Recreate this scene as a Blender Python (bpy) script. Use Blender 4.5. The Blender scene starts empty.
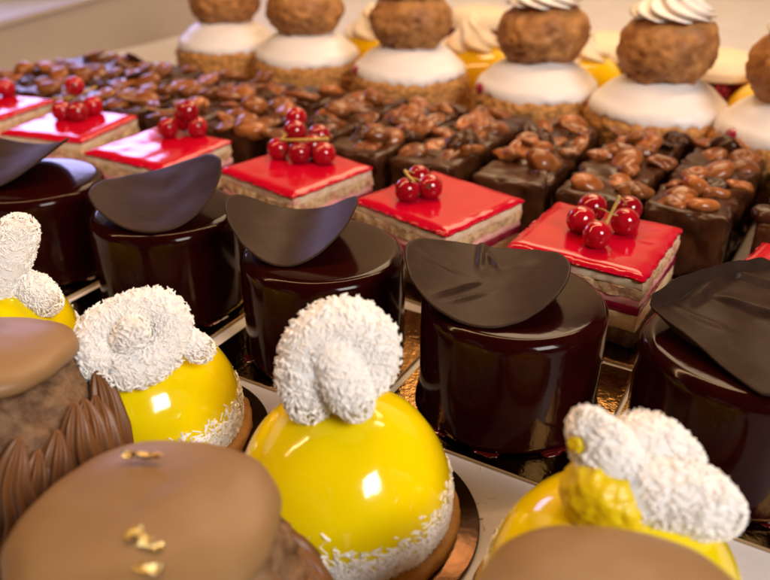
import bpy, math, random
import numpy as np
from mathutils import Vector, noise, Matrix
R = math.radians
rnd = random.Random(7)
C = bpy.context.scene.collection
S = 0.01                                   # everything below is written in centimetres

# ------------------------------------------------------------------ camera
F, PITCH, H = 769.8, R(28.59), 18.67       # focal length in photo pixels, tilt, height above the tray
cd = bpy.data.cameras.new('camera'); cam = bpy.data.objects.new('camera', cd); C.objects.link(cam)
cam.location = (0, 0, H*S); cam.rotation_euler = (math.pi/2-PITCH, 0, 0)
cd.sensor_width = 36; cd.lens = 36*F/770; cd.clip_start = .005; cd.clip_end = 50
cd.dof.use_dof = True; cd.dof.focus_distance = .285; cd.dof.aperture_fstop = 10
bpy.context.scene.camera = cam

# ------------------------------------------------------------------ world, lights, exposure
w = bpy.data.worlds.new('World'); bpy.context.scene.world = w; w.use_nodes = True
bg = w.node_tree.nodes['Background']; bg.inputs[0].default_value = (1.0, .50, .26, 1); bg.inputs[1].default_value = .02
vs = bpy.context.scene.view_settings
vs.view_transform = 'Standard'; vs.look = 'None'; vs.exposure = 0; vs.gamma = 1
def area(name, loc, target, sx, sy, power, col):
    l = bpy.data.lights.new(name, 'AREA'); l.shape = 'RECTANGLE'; l.size = sx*S; l.size_y = sy*S; l.energy = power; l.color = col
    o = bpy.data.objects.new(name, l); C.objects.link(o); o.location = Vector(loc)*S
    o.rotation_euler = (Vector(target)-Vector(loc)).to_track_quat('-Z', 'Y').to_euler(); return o
# shop lamp in front and to the right of the counter
area('shop_lamp', (72, -71, 91), (2, 28, 3), 54, 48, 20.0, (1, .92, .85))
# warm tube in the head of the display case
st = area('case_tube', (-20, 40, 52), (-20, 40, 0), 120, 2.2, 3.9, (1, .58, .28))
st.rotation_euler = (0, 0, R(12))
# cool daylight from the shop window beyond the far left corner
area('shop_window', (-55, 128, 29.5), (-16, 46, 4), 30, 17, 1.4, (.50, .48, 1.0))
# warm ceiling lamp over the back of the counter
area('ceiling_lamp', (30, 116, 90), (14, 100, 0), 70, 40, 8.0, (1, .70, .42))

# ------------------------------------------------------------------ helpers
def ray(px, py):
    dx = (px-385)/F; dv = -(py-290)/F
    return np.array([dx, math.cos(PITCH)+dv*math.sin(PITCH), -math.sin(PITCH)+dv*math.cos(PITCH)])
def on_z(px, py, z):
    d = ray(px, py); k = (z-H)/d[2]; return d[0]*k, d[1]*k, z
def at_y(px, py, y):
    d = ray(px, py); k = y/d[1]; return d[0]*k, y, H+d[2]*k
def tag(o, label=None, cat=None, group=None, kind=None):
    if label: o['label'] = label
    if cat: o['category'] = cat
    if group: o['group'] = group
    if kind: o['kind'] = kind
    return o
def thing(name, loc, label, cat, group=None, rz=0):
    o = bpy.data.objects.new(name, None); C.objects.link(o); o.empty_display_size = .01
    o.location = Vector(loc)*S; o.rotation_euler = (0, 0, rz); return tag(o, label, cat, group)
def me(name, v, f, m, smooth=True):
    d = bpy.data.meshes.new(name); d.from_pydata((np.asarray(v, float)*S).tolist(), [], [tuple(int(i) for i in q) for q in f])
    d.materials.append(m)
    if smooth: d.polygons.foreach_set('use_smooth', [True]*len(d.polygons))
    d.update(); return d
def ob(name, mesh, parent=None, loc=(0, 0, 0), rot=(0, 0, 0), sc=(1, 1, 1)):
    o = bpy.data.objects.new(name, mesh); C.objects.link(o); o.parent = parent
    o.location = Vector(loc)*S; o.rotation_euler = rot; o.scale = sc; return o
def part(name, vf, m, parent, smooth=True, **k): return ob(name, me(name, vf[0], vf[1], m, smooth), parent, **k)
def copy_tree(o, parent=None):
    c = o.copy(); C.objects.link(c); c.parent = parent
    for ch in list(o.children): copy_tree(ch, c)
    return c
def join(*vfs):
    V, Fc, n = [], [], 0
    for v, f in vfs:
        v = np.asarray(v, float); V.append(v); Fc += [tuple(i+n for i in q) for q in f]; n += len(v)
    return np.vstack(V), Fc
def lathe(prof, n=64, fr=None):
    V, Fc = [], []
    for j, (r, z) in enumerate(prof):
        for i in range(n):
            a = 2*math.pi*i/n; rr, zz = fr(r, z, a, j) if fr else (r, z)
            V.append((rr*math.cos(a), rr*math.sin(a), zz))
    for j in range(len(prof)-1):
        for i in range(n):
            k = (i+1) % n; Fc.append((j*n+i, j*n+k, (j+1)*n+k, (j+1)*n+i))
    Fc.append(tuple(range(n))[::-1]); Fc.append(tuple((len(prof)-1)*n+i for i in range(n)))
    return np.array(V), Fc
def arc(cx, cz, r, a0, a1, n): return [(cx+r*math.cos(R(a0+(a1-a0)*i/n)), cz+r*math.sin(R(a0+(a1-a0)*i/n))) for i in range(n+1)]
def rbox(lx, ly, lz, r, step=.3, bev=3, z0=0):
    def ax(l):
        h = l/2; b = [-h+r*(1-math.cos(math.pi/2*i/bev)) for i in range(bev)] if r > 0 else []
        n = max(2, int((l-2*r)/step)); mid = list(np.linspace(-h+r, h-r, n)); return b+mid+[-q for q in b[::-1]]
    A = [ax(lx), ax(ly), ax(lz)]; h = np.array([lx, ly, lz])/2; V, idx, Fc = [], {}, []
    def vid(p):
        inner = np.clip(p, -h+r, h-r); d = p-inner; n = np.linalg.norm(d)
        q = inner+(d/n*r if n > 1e-9 else 0)
        if n > 1e-9 and r == 0: q = p
        k = tuple(np.round(p, 4))
        if k not in idx: idx[k] = len(V); V.append(q+np.array([0, 0, h[2]+z0]))
        return idx[k]
    for a in range(3):
        b, c = (a+1) % 3, (a+2) % 3
        for s in (-1, 1):
            for i in range(len(A[b])-1):
                for j in range(len(A[c])-1):
                    q = []
                    for (u, v) in ((i, j), (i+1, j), (i+1, j+1), (i, j+1)):
                        p = np.zeros(3); p[a] = s*h[a]; p[b] = A[b][u]; p[c] = A[c][v]; q.append(vid(p))
                    Fc.append(tuple(q if s > 0 else q[::-1]))
    return np.array(V), Fc
def disp(vf, amp, sc, seed=0, octs=3, dirs=None, ridge=False, fn=None):
    v, f = vf; v = np.array(v, float)
    c = v.mean(0); off = Vector((seed*17.3, seed*5.1, seed*9.7))
    for i in range(len(v)):
        p = Vector(v[i]); d = (v[i]-c) if dirs is None else (v[i]-c)*np.array(dirs)
        l = np.linalg.norm(d)
        if l < 1e-6: continue
        n = noise.fractal(p*sc+off, .75, 2.1, octs)
        if ridge: n = .5-abs(n)*1.4
        a = amp*(fn(v[i]) if fn else 1)
        v[i] += d/l*n*a
    return v, f
def ico(r, sub=4, sc=(1, 1, 1)):
    import bmesh
    b = bmesh.new(); bmesh.ops.create_icosphere(b, subdivisions=sub, radius=1)
    v = np.array([q.co[:] for q in b.verts])*r*np.array(sc); f = [tuple(x.index for x in q.verts) for q in b.faces]; b.free(); return v, f
def spline(P, n):
    P = np.array(P, float); m = len(P); out = []
    for t in np.linspace(0, m-1-1e-9, n):
        i = int(t); u = t-i; p0 = P[max(i-1, 0)]; p1 = P[i]; p2 = P[i+1]; p3 = P[min(i+2, m-1)]
        out.append(.5*(2*p1+(p2-p0)*u+(2*p0-5*p1+4*p2-p3)*u*u+(3*p1-p0-3*p2+p3)*u**3))
    return np.array(out)
def tube(path, rad, n=12, star=0, amp=0, twist=0):
    P = np.array(path, float); m = len(P); T = np.gradient(P, axis=0); T /= np.linalg.norm(T, axis=1)[:, None]
    up = np.array([0, 0, 1.]) if abs(T[0, 2]) < .9 else np.array([1., 0, 0]); N = np.cross(T[0], up); N /= np.linalg.norm(N); V, Fc = [], []
    rad = np.broadcast_to(rad, (m,))
    rings = [(P[0]-T[0]*rad[0]*.6, T[0], rad[0]*.6)]+[(P[i], T[i], rad[i]) for i in range(m)]+[(P[-1]+T[-1]*rad[-1]*.6, T[-1], rad[-1]*.6)]
    for k, (p, t, r) in enumerate(rings):
        N = N-t*np.dot(N, t); N /= np.linalg.norm(N); B = np.cross(t, N)
        for i in range(n):
            a = 2*math.pi*i/n; rr = r*(1+(amp*math.cos(star*a) if star else 0)); a2 = a+twist*k
            V.append(p+rr*(math.cos(a2)*N+math.sin(a2)*B))
    L = len(rings)
    for j in range(L-1):
        for i in range(n):
            k = (i+1) % n; Fc.append((j*n+i, j*n+k, (j+1)*n+k, (j+1)*n+i))
    Fc.append(tuple(range(n))[::-1]); Fc.append(tuple((L-1)*n+i for i in range(n)))
    return np.array(V), Fc
nr = np.random.default_rng(5)
def flakes(P, N, lmin=.16, lmax=.36, wid=.04, lift=.03, tilt=.55):
    """little three-sided coconut shreds at points P on a surface with normals N"""
    P = np.asarray(P); N = np.asarray(N); m = len(P)
    T = nr.normal(size=(m, 3)); T -= N*(T*N).sum(1)[:, None]; T /= np.linalg.norm(T, axis=1)[:, None]
    D = T+N*nr.uniform(-.1, tilt*1.6, (m, 1))**1; D /= np.linalg.norm(D, axis=1)[:, None]
    B = np.cross(D, N); B /= np.linalg.norm(B, axis=1)[:, None]; U = np.cross(B, D)
    L = nr.uniform(lmin, lmax, (m, 1)); W = wid*nr.uniform(.7, 1.5, (m, 1)); c = P+N*lift
    bend = U*L*nr.uniform(-.15, .15, (m, 1))
    V = []
    for s, q in ((-.5, .7), (0, 1), (.5, .5)):
        o = c+D*L*s+(bend if s == 0 else 0)
        V += [o-B*W*q-U*W*q*.5, o+B*W*q-U*W*q*.5, o+U*W*q]
    V = np.stack(V, 1).reshape(-1, 3); Fc = []
    for k in range(m):
        b = 9*k
        for h in (0, 3):
            for i in range(3):
                j = (i+1) % 3; Fc.append((b+h+i, b+h+j, b+h+3+j, b+h+3+i))
        Fc += [(b+2, b+1, b), (b+6, b+7, b+8)]
    return V, Fc

# ------------------------------------------------------------------ materials
def mat(name, col, rough=.5, coat=0, spec=.5, metal=0, sss=0, rad=(1, .4, .2), scale=.004, col2=None, nsc=150, ncon=(.35, .65), bump=0, bsc=600, bdet=4, trans=0, rand=0, crough=.06, sheen=0, col3=None, n3=60, ior=1.45):
    m = bpy.data.materials.new(name); m.use_nodes = True; nt = m.node_tree; b = nt.nodes['Principled BSDF']; I = b.inputs
    I['Base Color'].default_value = (*col, 1); I['Roughness'].default_value = rough; I['Coat Weight'].default_value = coat; I['Coat Roughness'].default_value = crough
    I['Specular IOR Level'].default_value = spec; I['Metallic'].default_value = metal; I['IOR'].default_value = ior
    if sss: I['Subsurface Weight'].default_value = sss; I['Subsurface Radius'].default_value = rad; I['Subsurface Scale'].default_value = scale
    if trans: I['Transmission Weight'].default_value = trans
    tc = nt.nodes.new('ShaderNodeTexCoord'); oi = nt.nodes.new('ShaderNodeObjectInfo')
    vm = nt.nodes.new('ShaderNodeVectorMath'); vm.operation = 'ADD'; mu = nt.nodes.new('ShaderNodeVectorMath'); mu.operation = 'SCALE'
    nt.links.new(oi.outputs['Location'], mu.inputs[0]); mu.inputs['Scale'].default_value = 3.7
    nt.links.new(tc.outputs['Object'], vm.inputs[0]); nt.links.new(mu.outputs[0], vm.inputs[1])
    def nz(sc, det=4, rg=.6):
        n = nt.nodes.new('ShaderNodeTexNoise'); n.inputs['Scale'].default_value = sc; n.inputs['Detail'].default_value = det; n.inputs['Roughness'].default_value = rg
        nt.links.new(vm.outputs[0], n.inputs['Vector']); return n
    def mix(a, bcol, fac):
        x = nt.nodes.new('ShaderNodeMix'); x.data_type = 'RGBA'
        if isinstance(a, tuple): x.inputs['A'].default_value = (*a, 1)
        else: nt.links.new(a, x.inputs['A'])
        x.inputs['B'].default_value = (*bcol, 1); nt.links.new(fac, x.inputs['Factor']); return x.outputs['Result']
    out = col
    if col2:
        n = nz(nsc); mr = nt.nodes.new('ShaderNodeMapRange'); mr.inputs[1].default_value, mr.inputs[2].default_value = ncon
        nt.links.new(n.outputs['Fac'], mr.inputs[0]); out = mix(out, col2, mr.outputs[0])
    if col3:
        n = nz(n3, 3); mr = nt.nodes.new('ShaderNodeMapRange'); mr.inputs[1].default_value, mr.inputs[2].default_value = .52, .68
        nt.links.new(n.outputs['Fac'], mr.inputs[0]); out = mix(out, col3, mr.outputs[0])
    if rand:
        hv = nt.nodes.new('ShaderNodeHueSaturation'); mr = nt.nodes.new('ShaderNodeMapRange'); mr.inputs[3].default_value, mr.inputs[4].default_value = 1-rand, 1+rand
        nt.links.new(oi.outputs['Random'], mr.inputs[0]); nt.links.new(mr.outputs[0], hv.inputs['Value'])
        if isinstance(out, tuple): hv.inputs['Color'].default_value = (*out, 1)
        else: nt.links.new(out, hv.inputs['Color'])
        out = hv.outputs[0]
    if not isinstance(out, tuple): nt.links.new(out, I['Base Color'])
    if bump:
        n = nz(bsc, bdet, .65); bp = nt.nodes.new('ShaderNodeBump'); bp.inputs['Strength'].default_value = 1; bp.inputs['Distance'].default_value = bump*S
        nt.links.new(n.outputs['Fac'], bp.inputs['Height']); nt.links.new(bp.outputs[0], I['Normal'])
        if coat and bump < .01: nt.links.new(bp.outputs[0], I['Coat Normal'])
    return m
M = {}
M['tray'] = mat('white_tray', (.70, .68, .70), .35, col2=(.62, .59, .60), nsc=25, bump=.004, bsc=300)
M['panel'] = mat('grey_panel', (.38, .31, .25), .6, col2=(.33, .27, .22), nsc=8)
M['cream_wall'] = mat('cream_wall', (.86, .68, .44), .7, col2=(.80, .62, .40), nsc=6)
M['choc_glaze'] = mat('dark_mirror_glaze', (.012, .0010, .0008), .12, coat=.02, spec=.18, col2=(.018, .0016, .0011), nsc=90, bump=.006, bsc=120, bdet=2, crough=.03)
M['choc_disc'] = mat('tempered_chocolate', (.026, .013, .008), .46, spec=.13, col2=(.036, .019, .013), nsc=120, bump=.014, bsc=220)
M['puddle'] = mat('glaze_puddle', (.06, .003, .003), .06, coat=1)
M['gold_board'] = mat('gold_card', (.22, .115, .03), .11, metal=1, col2=(.16, .08, .02), nsc=60, bump=.02, bsc=260, bdet=3)
M['board_edge'] = mat('card_edge', (.42, .29, .15), .6)
M['red_glaze'] = mat('red_mirror_glaze', (.50, .002, .024), .12, coat=.2, spec=.28, crough=.03, sss=.25, rad=(1, .1, .08), scale=.003, col2=(.46, .002, .016), nsc=60, bump=.008, bsc=110, bdet=2)
M['cream'] = mat('vanilla_cream', (.84, .68, .50), .6, sss=.2, scale=.003, col2=(.74, .52, .36), nsc=140, col3=(.72, .26, .26), n3=70, bump=.05, bsc=350)
M['pink_cream'] = mat('pink_raspberry_cream', (.80, .44, .40), .55, sss=.2, scale=.003, col2=(.70, .26, .26), nsc=120, bump=.03, bsc=300)
M['dacquoise'] = mat('nut_sponge', (.70, .48, .28), .75, col2=(.42, .24, .11), nsc=260, ncon=(.42, .62), col3=(.55, .20, .14), n3=90, bump=.10, bsc=380)
M['pale_cream'] = mat('pale_mousse', (.82, .68, .46), .55, sss=.2, scale=.003, col2=(.66, .45, .24), nsc=120, bump=.03, bsc=300)
M['jelly'] = mat('raspberry_jelly', (.22, .004, .03), .18, coat=.3, col2=(.34, .012, .05), nsc=120)
M['choc_sponge'] = mat('chocolate_sponge', (.055, .024, .010), .8, col2=(.12, .065, .03), nsc=320, bump=.12, bsc=450)
M['berry'] = mat('redcurrant_skin', (.40, .004, .014), .10, coat=.6, sss=.4, rad=(1, .08, .06), scale=.005, trans=.18, rand=.25, ior=1.4)
M['calyx'] = mat('dry_calyx', (.10, .05, .015), .8)
M['stem'] = mat('currant_stem', (.50, .30, .05), .5, col2=(.36, .24, .05), nsc=300)
M['bar_choc'] = mat('bar_chocolate', (.030, .0085, .003), .26, coat=.05, spec=.28, crough=.15, col2=(.062, .020, .007), nsc=90, bump=.035, bsc=180, bdet=3)
M['nut'] = mat('caramelised_nut', (.31, .098, .023), .28, coat=.2, spec=.4, crough=.12, col2=(.13, .036, .010), nsc=110, rand=.35, bump=.012, bsc=500)
M['choux'] = mat('craquelin_choux', (.48, .23, .07), .55, col2=(.25, .10, .028), nsc=75, bump=.05, bsc=330, rand=.12)
M['crumb_base'] = mat('crumb_crust', (.60, .30, .085), .8, col2=(.34, .145, .038), nsc=330, ncon=(.4, .6), bump=.10, bsc=420)
M['icing'] = mat('white_fondant', (.80, .77, .78), .4, sss=.25, rad=(1, .8, .6), scale=.004, bump=.01, bsc=100, bdet=2)
M['whip'] = mat('whipped_cream', (.86, .80, .74), .5, sss=.3, rad=(1, .8, .6), scale=.004, bump=.01, bsc=300)
M['curd'] = mat('lemon_curd', (.90, .56, .005), .15, coat=.6, sss=.2, rad=(1, .6, .1), scale=.004)
M['meringue'] = mat('toasted_meringue', (.82, .70, .50), .5, sss=.2, scale=.004, col2=(.70, .36, .10), nsc=45, ncon=(.48, .72))
M['pastry'] = mat('tart_pastry', (.52, .27, .09), .75, col2=(.36, .16, .05), nsc=160, bump=.04, bsc=500)
M['macaron'] = mat('cream_macaron', (.80, .66, .44), .55, sss=.15, scale=.003, bump=.01, bsc=300)
M['raspberry'] = mat('raspberry', (.26, .006, .012), .35, sss=.2, rad=(1, .1, .08), scale=.003, rand=.3)
M['yellow'] = mat('yellow_mirror_glaze', (.90, .70, .001), .13, coat=.5, crough=.02, sss=.3, rad=(1, .6, .05), scale=.004, bump=.009, bsc=130, bdet=2)
M['yellow_cream'] = mat('yellow_cream', (.86, .62, .005), .35, sss=.3, rad=(1, .6, .1), scale=.004, bump=.05, bsc=260, bdet=2)
M['coco_core'] = mat('coconut_core', (.97, .95, .93), .7, sss=.4, rad=(1, .8, .6), scale=.004, bump=.06, bsc=500)
M['coconut'] = mat('coconut_shreds', (.98, .965, .95), .6)
M['sable'] = mat('sable_biscuit', (.62, .34, .10), .75, col2=(.48, .23, .06), nsc=200, bump=.05, bsc=450)
M['dark_board'] = mat('bronze_round_board', (.10, .05, .022), .22, metal=.8, bump=.012, bsc=300)
M['tan_cap'] = mat('coffee_fondant', (.285, .170, .078), .42, sss=.25, rad=(1, .6, .35), scale=.004, col2=(.25, .143, .06), nsc=30, bump=.016, bsc=75, bdet=3, spec=.38)
M['tan_crumb'] = mat('coffee_craquelin', (.29, .165, .085), .75, col2=(.14, .065, .030), nsc=190, bump=.16, bsc=300)
M['piping'] = mat('coffee_buttercream', (.19, .078, .026), .42, sss=.15, scale=.003, bump=.012, bsc=350)
M['gold'] = mat('gold_leaf', (.95, .78, .40), .22, metal=1, bump=.03, bsc=900)

# ------------------------------------------------------------------ setting: tray, side panel, back wall
U = np.array([.875, -.485]); U /= np.linalg.norm(U); W = np.array([-U[1], U[0]])     # along the rows / across them
ROW = math.atan2(U[1], U[0])
tray = part('tray', rbox(260, 240, 1.2, .3, step=40, z0=-1.2), M['tray'], None, loc=(10, 70, 0)); tag(tray, kind='structure')
# side panel of the case, running into the depth across the left end of the rows
pa, pb = np.array([-43.0, 73.5]), np.array([-23.5, 107.0]); pn = np.array([-(pb-pa)[1], (pb-pa)[0]]); pn /= np.linalg.norm(pn)
def on_panel(px, py):
    d = ray(px, py); k = np.dot(pa, pn)/np.dot(d[:2], pn); return d[0]*k, d[1]*k, H+d[2]*k
e0, e1 = on_panel(0, 22), on_panel(80, 0)
def top_z(q): u = np.dot(q-np.array(e0[:2]), pb-pa)/np.dot(np.array(e1[:2])-np.array(e0[:2]), pb-pa); return e0[2]+(e1[2]-e0[2])*u
pa2 = pa-(pb-pa)*.6; pr0, pr1 = top_z(pa2), top_z(pb)
v = []
for q, zt in ((pa2, pr0), (pb, pr1)):
    for (o, z) in ((0, .02), (0, zt-.6), (-.35, zt-.45), (-.35, zt), (.9, zt), (.9, .02)): v.append((q[0]+pn[0]*o, q[1]+pn[1]*o, z))
n = 6; f = [(i, (i+1) % n, n+(i+1) % n, n+i) for i in range(n)]+[tuple(range(n))[::-1], tuple(range(n, 2*n))]
tag(part('wall_left', (v, f), M['panel'], None, smooth=False), kind='structure')
tag(part('wall_back', rbox(300, 3, 90, .5, step=60), M['cream_wall'], None, loc=(10, 150, 0), rot=(0, 0, R(-6))), kind='structure')

ORD = ['first', 'second', 'third', 'fourth', 'fifth', 'sixth', 'seventh', 'eighth', 'ninth', 'tenth', 'eleventh', 'twelfth', 'thirteenth', 'fourteenth']
# ------------------------------------------------------------------ cake boards
def board(cx, cy, sx, sy, rz, label, group, th=.16):
    t = thing('cake_board', (cx, cy, .02), label, 'cake board', group, rz)
    part('card', rbox(sx, sy, th-.03, .02, step=2, bev=1), M['board_edge'], t, smooth=False)
    part('gold_foil', rbox(sx-.04, sy-.04, .03, .01, step=2, bev=1, z0=th-.03), M['gold_board'], t, smooth=False)
    return t
BT = .19
# ------------------------------------------------------------------ glazed chocolate cakes
CH = 4.70
prof = [(2.9, 0), (3.35, .02), (3.55, .12), (3.52, .3), (3.46, .6), (3.45, 1.5), (3.47, 3), (3.45, CH-.62)]+arc(2.93, CH-.52, .52, 5, 90, 9)+[(2.4, CH+.015), (1.6, CH+.02), (.8, CH+.02), (.2, CH+.02)]
def cake_body(seed):
    def fr(r, z, a, j):
        if z < .4: r += .13*noise.fractal(Vector((math.cos(a)*1.6, math.sin(a)*1.6, seed*3.1)), .8, 2, 3)
        return r+.02*noise.noise(Vector((math.cos(a)*2, math.sin(a)*2, z*.5+seed))), z
    return lathe(prof, 128, fr)
def disc(r, ang, lift, tilt, seed, th=.11, crease=(), wob=.04, fold=None, asym=0):
    nr_, na = 40, 128; top = []; ca, sa = math.cos(ang), math.sin(ang)
    def Z(x, y):
        s = x*ca+y*sa; t = -x*sa+y*ca; z = lift*(s/r)**2*(1+asym*(s/r))+tilt[0]*x+tilt[1]*y
        z += wob*noise.noise(Vector((x*.7, y*.7, seed)))
        for (px, py, an, wd, h, ln) in crease:
            c2, s2 = math.cos(an), math.sin(an); u = (x-px)*c2+(y-py)*s2; q = -(x-px)*s2+(y-py)*c2
            if wd < 0: g = (1/(1+math.exp(-q/.035)))*math.exp(-max(q, 0)/-wd)     # overlapping fold: steep on one side
            else: g = math.exp(-(q/wd)**2)
            z += h*g*(1/(1+math.exp((abs(u)-ln)*6)))
        return z
    P = [(0, 0)]+[(r*i/nr_*math.cos(2*math.pi*k/na), r*i/nr_*math.sin(2*math.pi*k/na)) for i in range(1, nr_+1) for k in range(na)]
    V = []
    for (x, y) in P:
        e = math.hypot(x, y)/r; k = 1+(.018*noise.noise(Vector((x*1.5, y*1.5, seed+4))) if e > .9 else 0)
        x0, y0 = x*k, y*k; z = Z(x0, y0)
        if fold:
            for fa, c in fold:              # the sheet is broken off along straight lines, with a narrow lip turned up
                cf, sf = math.cos(fa), math.sin(fa); s = x0*cf+y0*sf
                if s > c: s2 = c+(s-c)*.08; z += min(s-c, 1.2)*.13; x0 += (s2-s)*cf; y0 += (s2-s)*sf
        V.append((x0, y0, z))
    V = np.array(V); nb = len(V); Vb = V.copy(); Vb[:, 2] -= th
    rim = V[1+(nr_-1)*na:].copy(); cen = V[0]; d = rim-cen; d[:, 2] = 0; rim += d/np.linalg.norm(d, axis=1)[:, None]*.04; rim[:, 2] -= th/2
    Fc = []
    for i in range(na):
        k = (i+1) % na; Fc.append((0, 1+i, 1+k)); Fc.append((nb, nb+1+k, nb+1+i))
        for j in range(nr_-1):
            p, q = 1+j*na, 1+(j+1)*na
            Fc.append((p+i, q+i, q+k, p+k)); Fc.append((nb+p+i, nb+p+k, nb+q+k, nb+q+i))
        q = 1+(nr_-1)*na; Fc.append((q+i, 2*nb+i, 2*nb+k, q+k)); Fc.append((2*nb+i, nb+q+i, nb+q+k, 2*nb+k))
    return np.vstack([V, Vb, rim]), Fc
ZT = BT+CH
def blob(rx, ry, seed, h=.055):
    def fr(r, z, a, j):
        k = 1+.35*noise.fractal(Vector((math.cos(a)*1.1, math.sin(a)*1.1, seed)), .8, 2, 2); return r*k, z
    v, f = lathe([(1.05, 0), (1.0, .35*h), (.88, .75*h), (.65, h), (.3, h*1.1), (.02, h*1.12)], 40, fr); v[:, 0] *= rx; v[:, 1] *= ry; return v, f
CK = [(-18.0, 37.3), (-10.3, 33.4), (-2.6, 29.0), (4.8, 24.9), (12.1, 21.6)]
CL = ['dark glazed round cake with a disc pointing past its rim beside two-berry red slice',
      'dark glazed round cake with a smooth tilted chocolate disc drawn to a point',
      'dark glazed round cake with a smooth chocolate disc curled up evenly like a bowl',
      'dark glazed round cake with a chocolate disc pinched by one small crease',
      'dark glazed round cake with a crumpled, folded sheet of chocolate on top']
DS = ['the pointing disc', 'the tilted pointed disc', 'the bowl-shaped disc', 'the pinched disc', 'the crumpled chocolate sheet']
def lay_disc(i, px, py, *a, **k):
    x, y, _ = on_z(px, py, ZT+.15); dx, dy = x-CK[i][0], y-CK[i][1]; v, f = disc(*a, **k)
    over = np.hypot(v[:, 0]+dx, v[:, 1]+dy) < 3.3; v[:, 2] -= v[over, 2].min()-.012
    part('chocolate_disc', (v, f), M['choc_disc'], cakes[i], loc=(dx, dy, CH+.02))
cakes = []
for i, (x, y) in enumerate(CK):
    t = thing('chocolate_cake', (x, y, BT), CL[i], 'cake', 'dark glazed round cakes with chocolate discs'); cakes.append(t)
    part('glaze', cake_body(i), M['choc_glaze'], t)
    for q in range(4):
        an = R(-150+q*38+rnd.uniform(-12, 12)); part('glaze_puddle', blob(rnd.uniform(.3, .7), rnd.uniform(.22, .4), i*5+q), M['puddle'], t, loc=(3.42*math.cos(an), 3.42*math.sin(an), .0), rot=(0, 0, an+math.pi/2))
    bx, by = (x+U[0]*.3*(i == 4), y+U[1]*.3*(i == 4)); sh_ = .25*(i < 4); board(bx+W[0]*sh_, by+W[1]*sh_, 8.1, 7.9+2*sh_, ROW+R(-1), 'square gold card under the round cake with '+DS[i], 'gold cards under the round cakes')
lay_disc(0, 12, 168, 3.0, R(-8), 1.3, (.02, .06), 1)
lay_disc(1, 160, 205, 2.95, R(20), 1.05, (.08, .15), 2, asym=.1)
lay_disc(2, 294, 236, 2.72, R(-2), 1.6, (.0, .02), 3)
lay_disc(3, 485, 284, 3.02, R(-10), 1.05, (-.03, .03), 4, crease=[(.1, 2.2, R(80), .14, .26, 1.0), (.45, 1.7, R(100), .12, .16, .8), (-1.2, -.9, R(40), .11, .20, 1.1), (-.8, -1.3, R(32), .10, .14, .8), (.9, .9, R(15), .5, .16, 1.0), (-1.6, .6, R(-20), .12, .10, .7)])
lay_disc(4, 752, 322, 4.4, R(128), .5, (-.06, .08), 5, wob=.14, fold=((R(-153.9), 3.10), (R(120.7), 1.87), (R(-60), 3.4)), crease=[(.2, .2, R(-33), -.9, .34, 1.3), (1.5, -1.0, R(-30), -.7, .26, 1.0), (-.9, 1.4, R(42), -.8, .36, 1.1), (1.2, 2.0, R(-25), -.8, .3, 1.3), (-1.9, -.2, R(-40), .12, .12, .8)])

# ------------------------------------------------------------------ red glazed slices with redcurrants
SL = 6.3
def layer(lx, ly, lz, z0, r, seed, amp, m, name, t, step=.16, dome=False):
    h = (lx/2, ly/2)
    v, f = rbox(lx, ly, lz, r, step=step, bev=2, z0=z0); v = v.copy()
    for i in range(len(v)):
        p = Vector((v[i][0]*1.9, v[i][1]*1.9, v[i][2]*3.0+seed*7.7)); n = noise.fractal(p, .7, 2.2, 4)
        if dome and v[i][2] > z0+lz*.5: e = min(h[0]-abs(v[i][0]), h[1]-abs(v[i][1])); v[i][2] += -.13*math.exp(-(max(e, 0)/.30)**2)+.035*noise.noise(Vector((v[i][0]*.9, v[i][1]*.9, seed)))
        for k in (0, 1):
            if abs(abs(v[i][k])-h[k]) < .12: v[i][k] += math.copysign(1, v[i][k])*n*amp
    return part(name, (v, f), m, t)
berry_me = [me('berry', *disp(ico(.69, 4), .03, 1.2, s, 2), M['berry']) for s in (1, 2)]
def calyx_mesh():
    v, f = lathe([(.02, .64), (.09, .685), (.15, .725), (.11, .71), (.03, .68)], 10, lambda r, z, a, j: (r*(1+.35*math.cos(5*a)*(j > 1)), z)); return me('calyx', v, f, M['calyx'])
cal_me = calyx_mesh()
def sprig(label, zt, berries, stem):
    c = on_z(berries[0][0], berries[0][1], zt+.57); base = np.array([c[0], c[1], zt])
    t = thing('redcurrant_sprig', base, label, 'redcurrants', 'redcurrant sprigs on the red slices'); tops = []
    for k, (px, py, dz) in enumerate(berries):
        p = np.array(on_z(px, py, zt+dz))-base; tops.append(p)
        b = ob('berry', berry_me[k % 2], t, p, (0, 0, rnd.uniform(0, 6)), (rnd.uniform(.92, 1.04),)*3)
        d = Vector((rnd.uniform(-.8, .8), -.75, rnd.uniform(-.5, .6)))
        ob('calyx', cal_me, b, (0, 0, 0), d.to_track_quat('Z', 'Y').to_euler())
    if stem:
        pts = [np.array(on_z(px, py, zt+dz))-base for (px, py, dz) in stem]
        s = part('stem', tube(spline(pts, 14), np.linspace(.075, .10, 14), 8), M['stem'], t)
        for k, p in enumerate(tops):
            q = min(pts, key=lambda e: np.linalg.norm(e-p)); dv = q-p; l = np.linalg.norm(dv)
            if l > .7: part('pedicel', tube(spline([p+dv/l*.5, (p+q)/2+np.array([0, 0, .1]), q], 6), .04, 6), M['stem'], s)
    return t
SP = [(-28.6, 55.4, -22), (-21.2, 51.0, -18), (-14.0, 46.2, -29.7), (-5.1, 42.2, -41.6), (2.8, 37.4, -44.3), (9.9, 32.8, -32.4), (17.8, 27.8, -41)]
SB = ['two clustered redcurrants', 'four redcurrants and a stem lying flat', 'four redcurrants, stem pointing to the bars', 'a tall heap of seven redcurrants', 'three redcurrants', 'five spread redcurrants and an upright stem', None]
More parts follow.
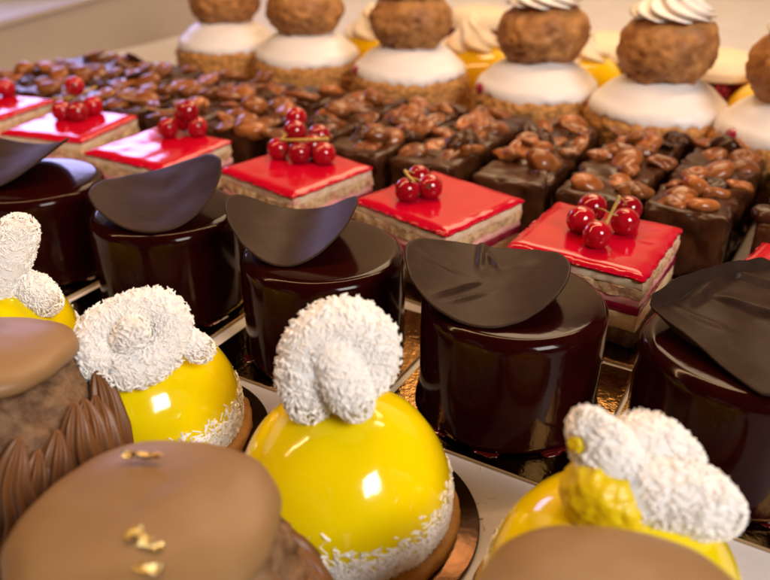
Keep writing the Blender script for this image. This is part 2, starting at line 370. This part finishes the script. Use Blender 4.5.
for i, (x, y, an) in enumerate(SP):
    lab = ('red glazed layered cake slice carrying '+SB[i]) if SB[i] else 'red glazed cake slice beside the cake with the crumpled chocolate sheet'
    t = thing('red_slice', (x, y, BT), lab, 'cake slice', 'red glazed slices in a row', R(an))
    layer(SL, SL-.1, .75, 0, .06, i*9+1, .12, M['choc_sponge'], 'chocolate_sponge', t)
    layer(SL-.1, SL-.2, .83, .75, .05, i*9+2, .05, M['pale_cream'], 'mousse_layer', t)
    layer(SL-.06, SL-.16, .42, 1.58, .04, i*9+3, .04, M['jelly'], 'raspberry_jelly', t)
    layer(SL-.1, SL-.2, .34, 2.0, .04, i*9+4, .05, M['pink_cream'], 'cream_layer', t)
    layer(SL-.04, SL-.14, .50, 2.34, .05, i*9+5, .14, M['dacquoise'], 'nut_sponge', t)
    layer(SL-.1, SL-.2, .42, 2.84, .05, i*9+6, .05, M['cream'], 'cream_layer', t)
    g = layer(SL+.06, SL-.04, .36, 3.24, .17, i*9+7, .07, M['red_glaze'], 'red_glaze', t, step=.13, dome=True)
    board(x-W[0]*.6, y-W[1]*.6, SL+1.5, SL+1.5, R(an)*.5+ROW*.5, 'gold card under the red slice '+(('with '+SB[i]) if SB[i] else 'beside the crumpled chocolate sheet'), 'gold cards under the red slices')
TZ = BT+3.60
sprig('two clustered redcurrants on a red slice by the grey panel', TZ, [(6, 88, .55), (-9, 90, .55), (0, 82, 1.2)][:2], None)
sprig('four redcurrants with one on top and a yellow stem lying across', TZ, [(62, 111, .55), (77, 112, .55), (93, 106, .55), (75, 86, 1.75)], [(52, 99, 1.0), (72, 97, 1.05), (96, 87, 1.2)])
sprig('four redcurrants with a yellow stem pointing to the nut bars', TZ, [(168, 128, .55), (197, 127, .55), (184, 119, .9), (188, 111, 1.55)], [(145, 108, .9), (162, 111, 1.1), (180, 110, 1.5)])
sprig('tall heap of seven shiny redcurrants', TZ, [(278, 149, .55), (299, 153, .55), (324, 154, .55), (313, 146, .75), (319, 136, .9), (295, 131, 1.45), (296, 118, 2.0)], [(281, 140, 1.2), (300, 140, 1.35), (328, 139, 1.3)])
sprig('three redcurrants with a short curled stem', TZ, [(407, 190, .55), (430, 187, .55), (419, 177, .6)], [(414, 182, 1.2), (409, 177, 1.25), (405, 171, 1.3)])
sprig('five spread redcurrants around an upright stem', TZ, [(597, 235, .55), (581, 220, .55), (625, 222, .55), (592, 208, .6), (629, 209, .65)], [(606, 224, .75), (611, 214, 1.1), (617, 202, 1.6), (619, 197, 1.8)])

# ------------------------------------------------------------------ nut bars
BL, BW, BH = 12.6, 4.1, 3.55
bar_me = []
for s in range(3):
    v, f = rbox(BW, BL, BH, .35, step=.3, bev=3); bar_me.append(me('chocolate_bar', *disp((v, f), .34, 1.0, s+3, 5), M['bar_choc']))
def nut(kind, s):
    if kind == 0:      # half almond: flat, drawn out to a point, with a ring groove
        v, f = ico(1, 4, (.40, .70, .22))
        for q in v:
            q[0] *= 1-.30*max(0, q[1]/.7); e = math.hypot(q[0]/.40, q[1]/.70)
            if q[2] > 0: q[2] -= .11*math.exp(-((e-.58)/.11)**2)
    elif kind == 1:    # hazelnut half, round with a dent
        v, f = ico(1, 4, (.50, .52, .34))
        for q in v:
            e = math.hypot(q[0], q[1])
            if q[2] > 0: q[2] -= .16*math.exp(-(e/.16)**2)
    elif kind == 2:    # whole nut
        v, f = ico(1, 4, (.46, .54, .44))
        for q in v: q[0] *= 1-.15*q[1]
    else:              # broken piece
        v, f = disp(ico(1, 4, (.46, .36, .28)), .22, 1.7, s, 2)
    return me('nut', *disp((v, f), .05, 2.0, s, 2), M['nut'])
nuts = [nut(k, k*3+q) for k in (0, 0, 1, 2, 3, 3) for q in range(2)]
for d_ in list(nuts)[::3]:                 # some nuts are coated all over with the bar's chocolate
    c_ = d_.copy(); c_.materials[0] = M['bar_choc']; nuts.append(c_)
BB = M['gold_board']
for k in range(-2, 11):
    cx, cy = 14.1-4.3*k+rnd.uniform(-.25, .25), 42.9+2.4*k+rnd.uniform(-.3, .3)
    an = math.atan2(W[1], W[0])-math.pi/2-R(2)+R(rnd.uniform(-2.5, 2.5))
    t = thing('nut_bar', (cx, cy, BT), ORD[10-k]+' chocolate bar piled with glossy caramelised nuts, counted from the grey side panel', 'chocolate bar', 'chocolate nut bars side by side', an)
    board(cx, cy, 4.6, 13.3, an, 'gold card under the '+ORD[10-k]+' nut bar from the grey side panel', 'gold cards under the nut bars')
    ob('chocolate_bar', bar_me[k % 3], t, (0, 0, .0), (0, 0, math.pi*(k % 2)))
    pts = []
    tries = 0; want = 14
    while len(pts) < want and tries < 900:
        tries += 1; x = rnd.uniform(-BW/2+.3, BW/2-.3); y = rnd.uniform(-BL/2+(.9 if k < 4 else .5), BL/2-.4)
        if all(math.hypot(x-a, y-b) > 1.08 for a, b in pts): pts.append((x, y))
    for (x, y) in pts:
        ob('nut', rnd.choice(nuts if k < 5 else nuts[:13]), t, (x, y, BH+rnd.uniform(-.12, .06)), (rnd.uniform(-.4, .4), rnd.uniform(-.4, .4), rnd.uniform(0, 6.28)), (q_ := rnd.uniform(1.6, 2.15), q_, q_*.72))
    for (x, y) in rnd.sample(pts, 4):     # a second layer heaped on the first
        ob('nut', rnd.choice(nuts if k < 5 else nuts[:13]), t, (x*.6+.2, y*.9+.5, BH+.30+rnd.uniform(0, .15)), (rnd.uniform(-.6, .6), rnd.uniform(-.6, .6), rnd.uniform(0, 6.28)), (q_ := rnd.uniform(1.4, 1.8), q_, q_*.8))

# ------------------------------------------------------------------ iced choux cakes behind the bars
def icing_mesh(seed):
    pr = [(4.1, 4.15), (4.45, 4.25), (4.55, 4.5), (4.38, 4.9), (3.9, 5.3), (3.3, 5.85), (2.5, 6.3), (1.6, 6.6), (.6, 6.7), (.1, 6.7)]
    dense = spline([(r, 0, z) for r, z in pr], 34)
    def fr(r, z, a, j):
        kk = max(0, 1-j/12); d = noise.noise(Vector((math.cos(a)*7, math.sin(a)*7, seed)))*.75+noise.noise(Vector((math.cos(a)*1.3, math.sin(a)*1.3, seed+5)))*.95
        return r*(1+.03*noise.noise(Vector((math.cos(a)*1.2, math.sin(a)*1.2, z*.4+seed)))), z+d*kk-.15*kk
    return lathe([(q[0], q[2]) for q in dense], 120, fr)
def rosette(r0, h, ridges=9, tw=1.6, seed=0, lev=26):
    pr = []
    for j in range(lev):
        u = j/(lev-1); pr.append((r0*(1-u)**.75*(1+.10*math.sin(u*9))+.02, h*u))
    def fr(r, z, a, j): u = j/(lev-1); return r*(1+.17*math.cos(ridges*(a+tw*u*2+.15*math.sin(u*8)))), z
    return lathe(pr, 108, fr)
choux_me = [me('choux_ball', *disp(disp(ico(3.3, 5, (1, 1, .76)), .30, .45, s, 3), .30, 1.3, s+5, 4, ridge=True, fn=lambda p: .25+.75*(1/(1+math.exp((p[2]-.3)*2.5)))), M['choux']) for s in (1, 2)]
base_pr = [(4.2, 0), (4.75, .15), (4.85, .5)]+[(4.85-.1*q/10, .5+3.2*q/10) for q in range(1, 11)]+[(4.6, 4.1), (4.2, 4.35), (2, 4.4), (.2, 4.4)]
bv, bf = lathe([(q[0], q[2]) for q in spline([(r, 0, z) for r, z in base_pr], 44)], 160)
base_me = me('crumb_base', *disp((bv, bf), .20, 2.6, 4, 4, dirs=(1, 1, .3)), M['crumb_base'])
ice_me = [me('white_icing', *icing_mesh(s), M['icing']) for s in (3, 8)]
whip_me = me('whipped_cream', *rosette(2.35, 2.6, 9), M['whip'])
RL = [(667, 47, 52.5), (541, 35, 58.1), (411, 24, 63.7), (305, 6, 69.3), (224, 5, 74.9), (808, 70, 46.8)]
for i, (px, py, y) in enumerate(RL):
    x, _, z = at_y(px, py, y)
    t = thing('choux_cake', (x, y, .02), ORD[(4-i) % 6]+' crumb-coated cake with white icing and a choux ball, counted from the grey side panel', 'choux cake', 'iced choux cakes in the back row', rnd.uniform(0, 6))
    ob('crumb_base', base_me, t); ob('white_icing', ice_me[i % 2], t)
    c = ob('choux_ball', choux_me[i % 2], t, (0, 0, 8.3), (.06, .05, i), (.98,)*3)
    ob('whipped_cream', whip_me, t, (0, 0, 10.3), (0, 0, i*.7))
    if i in (1, 2, 5):
        v, f = disp(ico(.5, 3, (1, 1, .8)), .08, 2, 3, 2); jl = part('jam_spot', (v, f), M['jelly'], t)
        q = Vector((-4.2, -1.2, 4.55)); q.rotate(Matrix.Rotation(-t.rotation_euler.z, 3, 'Z')); jl.location = q*S

# ------------------------------------------------------------------ lemon meringue tarts and raspberry macaron tarts at the back
shell_me = me('pastry_shell', *lathe([(3.8, 0), (4.1, .05), (4.4, 2.3), (4.35, 2.5), (4.15, 2.45), (4.0, 2.0), (.2, 1.9)], 72, lambda r, z, a, j: (r*(1+.015*math.cos(24*a)), z)), M['pastry'])
curd_me = me('lemon_curd', *lathe([(4.05, 2.0), (4.12, 2.5)]+arc(1.35, 2.3, 2.85, 12, 88, 14)+[(.2, 5.17)], 72), M['curd'])
mer_me = me('meringue_swirl', *rosette(2.3, 2.9, 6, 1.2), M['meringue'])
for i, (px, py, y) in enumerate([(472, 42, 70), (578, 48, 66), (372, 20, 76), (790, 92, 56)]):
    x, _, z = at_y(px, py, y)
    t = thing('lemon_tart', (x, y, .02), ORD[{2: 0, 0: 1, 1: 2, 3: 3}[i]]+' yellow lemon tart with toasted meringue swirl, counted from the grey side panel', 'tart', 'lemon meringue tarts', i*1.3)
    ob('pastry_shell', shell_me, t); ob('lemon_curd', curd_me, t); ob('meringue_swirl', mer_me, t, (0, 0, 4.9))
shl = [(2.9, 0), (3.3, .05), (3.42, .25), (3.40, .5)]+arc(2.2, .45, 1.25, 5, 85, 8)+[(1.2, 1.82), (.1, 1.86)]
mac_me = me('macaron_shell', *disp(lathe(shl, 72), .03, 1.5, 2, 2), M['macaron'])
def raspberry_mesh():
    vf = [disp(ico(.75, 2, (.8, .8, 1)), 0, 1)]
    for k in range(46):
        u = 1-2*(k+.5)/46; a = k*2.4; r = math.sqrt(1-u*u); v, f = ico(.19, 1); vf.append((v+np.array([.66*r*math.cos(a), .66*r*math.sin(a), .85*u]), f))
    return me('raspberry', *join(*vf), M['raspberry'])
ras_me = raspberry_mesh()
for i, (px, py, y) in enumerate([(614, 22, 69), (722, 38, 62), (480, 2, 84), (845, 60, 62)]):
    x, _, z = at_y(px, py, y)
    t = thing('raspberry_macaron', (x, y, .02), ORD[{2: 0, 0: 1, 1: 2, 3: 3}[i]]+' pale macaron over a ring of raspberries, counted from the grey side panel', 'macaron', 'raspberry macarons', 0)
    ob('pastry_shell', shell_me, t, (0, 0, 0), (0, 0, 0), (.9, .9, .85))
    ob('macaron_shell', mac_me, t, (0, 0, 4.4))
    for k in range(11):
        a = 2*math.pi*k/11; ob('raspberry', ras_me, t, (2.6*math.cos(a), 2.6*math.sin(a), 3.0), (rnd.uniform(-.2, .2), rnd.uniform(-.2, .2), a), (1.05, 1.05, 1.6))
    part('cream_filling', lathe([(2, 1.5), (2.1, 3), (2.0, 4.38), (.1, 4.38)], 32), M['whip'], t)

# ------------------------------------------------------------------ yellow domes with coconut-covered piping
DR, DC = 3.38, 1.20
d_pr = [(2.9, .62), (3.28, .66), (3.36, .9)]+arc(0, DC, DR, 0, 88, 30)
dome_me = [me('yellow_glaze', *disp(lathe(d_pr, 96), .05, .55, s, 2), M['yellow']) for s in (1, 2)]
sab_me = me('sable_biscuit', *disp(lathe([(3.2, 0), (3.62, .03), (3.7, .15), (3.7, .42), (3.6, .55), (3.1, .6), (.2, .6)], 96), .06, 2.2, 3, 3), M['sable'])
def coco_band(seed, n=4600):
    P, N = [], []; g = random.Random(seed)
    while len(P) < n:
        a = g.uniform(0, 6.283); z = abs(g.gauss(0, .62))+.62
        lim = 1.95+.7*noise.noise(Vector((math.cos(a)*1.3, math.sin(a)*1.3, seed)))
        if z > lim+g.expovariate(6): continue
        if z < DC: r = 3.36; nv = (math.cos(a), math.sin(a), 0)
        else:
            s = (z-DC)/DR; c = math.sqrt(1-s*s); r = DR*c; nv = (math.cos(a)*c, math.sin(a)*c, s)
        P.append((r*math.cos(a), r*math.sin(a), z)); N.append(nv)
    return me('coconut_shreds', *flakes(P, N, .16, .36, .034, .02, .3), M['coconut'], False)
band_me = [coco_band(s) for s in (1, 2)]
rb_me = lathe([(4.05, 0), (4.1, .02), (4.1, .13), (4.06, .15), (.2, .15)], 96)
rbm = me('card', *rb_me, M['dark_board'])
CR = np.array([1, 0, 0.]); CU = np.array([0, math.sin(PITCH), math.cos(PITCH)]); CB = np.array([0, -math.cos(PITCH), math.sin(PITCH)])
def topper(t, centre, strands, patches=(), seed=0, dens=90, bare=(), sc=1):
    """centre: world cm; strands: [[(right, up, towards, radius), ...]] in the plane facing the front of the counter"""
    tx = Vector(t.location)/S; base = np.array(centre)-np.array(tx); body = []; caps = []
    for st_ in strands:
        A = np.array(st_, float)*sc; sp = spline(np.c_[A[:, :3]], 30); rs = np.interp(np.linspace(0, len(A)-1, 30), range(len(A)), A[:, 3])
        Pw = base+sp[:, :1]*CR+sp[:, 1:2]*CU+sp[:, 2:3]*CB; body.append(disp(tube(Pw, rs, 24), .06, 1.1, seed, 3)); caps.append((Pw, rs))
    root = part('piped_cream', join(*body), M['coco_core'], t)
    P, N = [], []
    allp = np.vstack([c[0] for c in caps]); allr = np.concatenate([c[1] for c in caps])
    bw = [(base+sc*(q[0]*CR+q[1]*CU+q[2]*CB), q[3]*sc) for q in bare]
    for k, (Pw, rs) in enumerate(caps):
        T = np.gradient(Pw, axis=0); T /= np.linalg.norm(T, axis=1)[:, None]; L = np.linalg.norm(np.diff(Pw, axis=0), axis=1).sum()
        for _ in range(int(dens*(L+2*rs.mean())*2*math.pi*rs.mean())):
            u = nr.uniform(-rs[0]/L, 1+rs[-1]/L)
            if 0 <= u <= 1:
                x = u*29; i = min(int(x), 28); fr = x-i; c = Pw[i]*(1-fr)+Pw[i+1]*fr; r = rs[i]*(1-fr)+rs[i+1]*fr; tt = T[i]; v = nr.normal(size=3); v -= tt*np.dot(v, tt)
            else:
                e = 0 if u < 0 else 29; c = Pw[e]; r = rs[e]; v = nr.normal(size=3); s = -1 if u < 0 else 1
                if np.dot(v, T[e])*s < 0: v = -v
            v /= np.linalg.norm(v); p = c+v*r
            if (np.linalg.norm(allp-p, axis=1) < allr*.86).any(): continue
            if any(np.linalg.norm(p-b) < r2*nr.uniform(.8, 1.1) for b, r2 in bw): continue
            P.append(p); N.append(v)
    fl = part('coconut_shreds', flakes(P, N, .14, .30, .027, .03, .5), M['coconut'], root, smooth=False); tag(fl, kind='stuff')
    for (a, b, c, r) in patches:
        part('yellow_cream', disp(disp(ico(r*sc, 5), .09*r, 1.2, seed, 2), .07, 3.2, seed+2, 3), M['yellow_cream'], root, loc=base+sc*(a*CR+b*CU+c*CB))
D0 = np.array([-1.28, 18.56]); ST = np.array([7.4, -4.1]); domes = []
DLB = ['yellow glazed dome topped with two crossed coconut rolls', 'yellow glazed dome topped with an open coconut ring and a nub inside',
       'yellow glazed dome topped with one plump closed coconut curl', 'yellow glazed dome topped with coconut lumps showing bare yellow patches']
for i in range(4):
    q = D0+ST*(i-2)
    t = thing('yellow_dome', (q[0], q[1], BT), DLB[i], 'dome cake', 'yellow domes with coconut', i*1.9); domes.append(t); t.rotation_euler = (0, 0, 0)
    ob('yellow_glaze', dome_me[i % 2], t, rot=(0, 0, i*1.9)); ob('sable_biscuit', sab_me, t); tag(ob('coconut_shreds', band_me[i % 2], t, rot=(0, 0, i*1.2)), kind='stuff')
    bd = tag(ob('round_board', rbm, None, (q[0]+.25, q[1]-.05, .02)), 'round bronze card under the '+DLB[i].replace('yellow glazed ', ''), 'cake board', 'round cards under the yellow domes')
def tc(i, px, py, back=0):
    """a point on the line of sight through (px, py), above the middle of dome i"""
    q = D0+ST*(i-2); return at_y(px, py, q[1]+back)
topper(domes[0], tc(0, 20, 270, .2), [[(.1, 1.45, .3, .72), (-.2, .5, .4, .8), (-.9, -.9, .3, .8), (-1.3, -1.6, 0, .7)], [(-.6, -.6, -.4, .6), (.5, -.75, .0, .68), (1.1, -1.2, .1, .58)]], seed=1)
topper(domes[1], tc(1, 134, 340, -1.3), [[(-.75, -1.05, .6, .68), (-1.3, -.42, .4, .76), (-1.15, .45, .1, .76), (-.2, .98, -.1, .74), (.82, 1.2, -.2, .76), (1.4, .65, -.2, .70), (1.25, -.3, 0, .70), (.52, -.98, .5, .68), (-.3, -1.1, .7, .62)], [(-.3, -.2, -.5, .75), (-.05, .0, .45, .66), (.35, .42, 1.0, .50)], [(1.6, .0, -.6, .5), (2.15, -.25, -.5, .52), (2.35, -.4, -.5, .5)]], seed=2, sc=.88)
topper(domes[2], tc(2, 341, 357, .3), [[(-1.0, -1.25, .1, .78), (-1.05, -.45, .1, .98), (-.6, .45, 0, 1.12), (.2, .82, -.1, 1.10), (.85, .4, -.1, 1.0), (.85, -.3, 0, .92), (.4, -.6, .3, .82)], [(-.2, .0, .45, .9), (.05, -.5, .8, .78), (.35, -1.05, .95, .66), (.5, -1.3, .95, .54)]], seed=3, sc=.93)
topper(domes[3], tc(3, 640, 472, .4), [[(-1.45, 1.25, .2, .56), (-1.15, .8, .15, .80), (-.7, .1, 0, 1.0), (-.3, -.3, 0, 1.0)], [(-.3, .3, -.6, .8), (.35, .7, -.5, .88), (1.0, .1, -.5, .9)], [(-1.15, -.45, -.1, .8), (-.3, -.45, .15, .98), (.7, -.5, .25, 1.0), (1.55, -.8, .2, .98), (2.0, -1.0, .1, .75)]],
       patches=[(-1.1, -.55, .05, 1.12), (-.7, -.85, .3, .85), (-1.74, .85, .36, .30)], seed=4, sc=.92, bare=[(-1.2, -.5, .8, .95), (-.6, -.6, 1.0, .5), (-1.9, .85, .7, .30)])

# ------------------------------------------------------------------ coffee choux with fondant caps in the front row
CAPR, CAPZ = 3.05, 5.75
c_pr = [(2.2, .0), (2.75, .05), (3.0, .16), (3.06, .34), (2.98, .52), (2.75, .70), (2.35, .87), (1.8, 1.0), (1.1, 1.09), (.5, 1.12), (.1, 1.125)]
cap_me = me('fondant_cap', *disp(lathe([(q[0], q[2]) for q in spline([(r, 0, z) for r, z in c_pr], 40)], 96), .15, .55, 3, 2), M['tan_cap'])
body_me = me('choux_body', *disp(disp(ico(3.35, 5, (1, 1, .80)), .3, .5, 7, 3), .42, 1.6, 3, 4, ridge=True), M['tan_crumb'])
def strand_mesh(s):
    g = random.Random(s); pts = [(3.5, 0, .3), (3.80, .12, 1.2), (3.85, .30+g.uniform(-.1, .2), 2.4), (3.72, .5, 3.5), (3.42, .72+g.uniform(-.1, .2), 4.45)]
    r = np.interp(np.linspace(0, 1, 26), [0, .25, .6, .85, 1], [.56, .60, .52, .36, .10])
    return me('piped_strand', *tube(spline(pts, 26), r, 64, 8, .20, .05), M['piping'])
str_me = [strand_mesh(s) for s in (1, 2, 3)]
TANS = [(-12.5, 19.2, 'coffee choux with plain tan fondant cap beside the dome with crossed coconut rolls'),
        (-5.45, 12.75, 'coffee choux with gold leaf flecks on its wide tan fondant cap'),
        (4.45, 9.9, 'coffee choux with plain tan cap in front of the dome with yellow patches')]
tans = []
for i, (x, y, lab) in enumerate(TANS):
    t = thing('coffee_choux', (x, y, .02), lab, 'choux bun', 'coffee choux with tan caps'); tans.append(t)
    ob('choux_body', body_me, t, (0, 0, 3.35), (0, 0, i*2.1)); cp = ob('fondant_cap', cap_me, t, (0, 0, CAPZ-.55+(.2, 0, 0)[i]), (R((-9, -1, -3)[i]), R(-2), 0))
    for k in range(34): ob('piped_strand', str_me[k % 3], t, (0, 0, 0), (0, 0, 2*math.pi*k/34+i+rnd.uniform(-.04, .04)), (1, 1, (1.04, .72, .72)[i]*rnd.uniform(.90, 1.06)))
    part('choux_base', lathe([(3.0, 0), (3.3, .1), (3.3, 1.5), (2.8, 2.6), (.3, 2.7)], 48), M['piping'], t)
# gold leaf on the middle one
def leaf(px, py, sx, sy, seed, rz):
    q = np.array(TANS[1][:2]); zc = CAPZ-.55
    for z in np.linspace(zc+1.35, zc, 300):        # walk down the line of sight to the cap's surface
        p = np.array(on_z(px, py, z)); r = math.hypot(p[0]-q[0], p[1]-q[1])+1e-6
        zs = zc+np.interp(r, [b[0] for b in c_pr[3:]][::-1], [b[1] for b in c_pr[3:]][::-1])
        if z <= zs+.03: break
    n, V, Fc = 7, [], []
    for lay in (0, -.02):
        for a in range(n):
            for b in range(n):
                u, v = a/(n-1)-.5, b/(n-1)-.5; k = 1+.5*noise.noise(Vector((u*5, v*5, seed)))
                V.append((u*sx*k*1.2, v*sy*k*1.2, .13+.12*noise.fractal(Vector((u*4, v*4, seed+9.)), .6, 2, 3)+lay))
    for a in range(n-1):
        for b in range(n-1):
            i0 = a*n+b; Fc.append((i0, i0+n, i0+n+1, i0+1)); j = i0+n*n; Fc.append((j, j+1, j+n+1, j+n))
    part('gold_leaf', (V, Fc), M['gold'], tans[1], smooth=False, loc=p-np.array([q[0], q[1], .02]), rot=(0, 0, rz))
leaf(142, 459, .72, .16, 1, R(-4)); leaf(136, 536, .22, .22, 2, .4); leaf(146, 545, .24, .24, 3, 1.2); leaf(157, 551, .22, .15, 4, .3); leaf(150, 573, .42, .18, 5, -.2); leaf(129, 541, .10, .12, 6, 2)

# ------------------------------------------------------------------ loose coconut and crumbs on the cards and the tray
P = []
for (x, y) in [D0+ST*(i-2) for i in range(4)]:
    for _ in range(34):
        a = rnd.uniform(0, 6.28); r = rnd.uniform(3.75, 5.6); P.append((x+r*math.cos(a), y+r*math.sin(a), (.175 if r < 4.0 else .03)))
P = np.array(P); cr = part('loose_coconut', flakes(P, np.tile([0, 0, 1.], (len(P), 1)), .14, .34, .034, .012, .05), M['coconut'], None, smooth=False)
tag(cr, 'loose coconut shreds scattered around the yellow domes', 'coconut', kind='stuff')
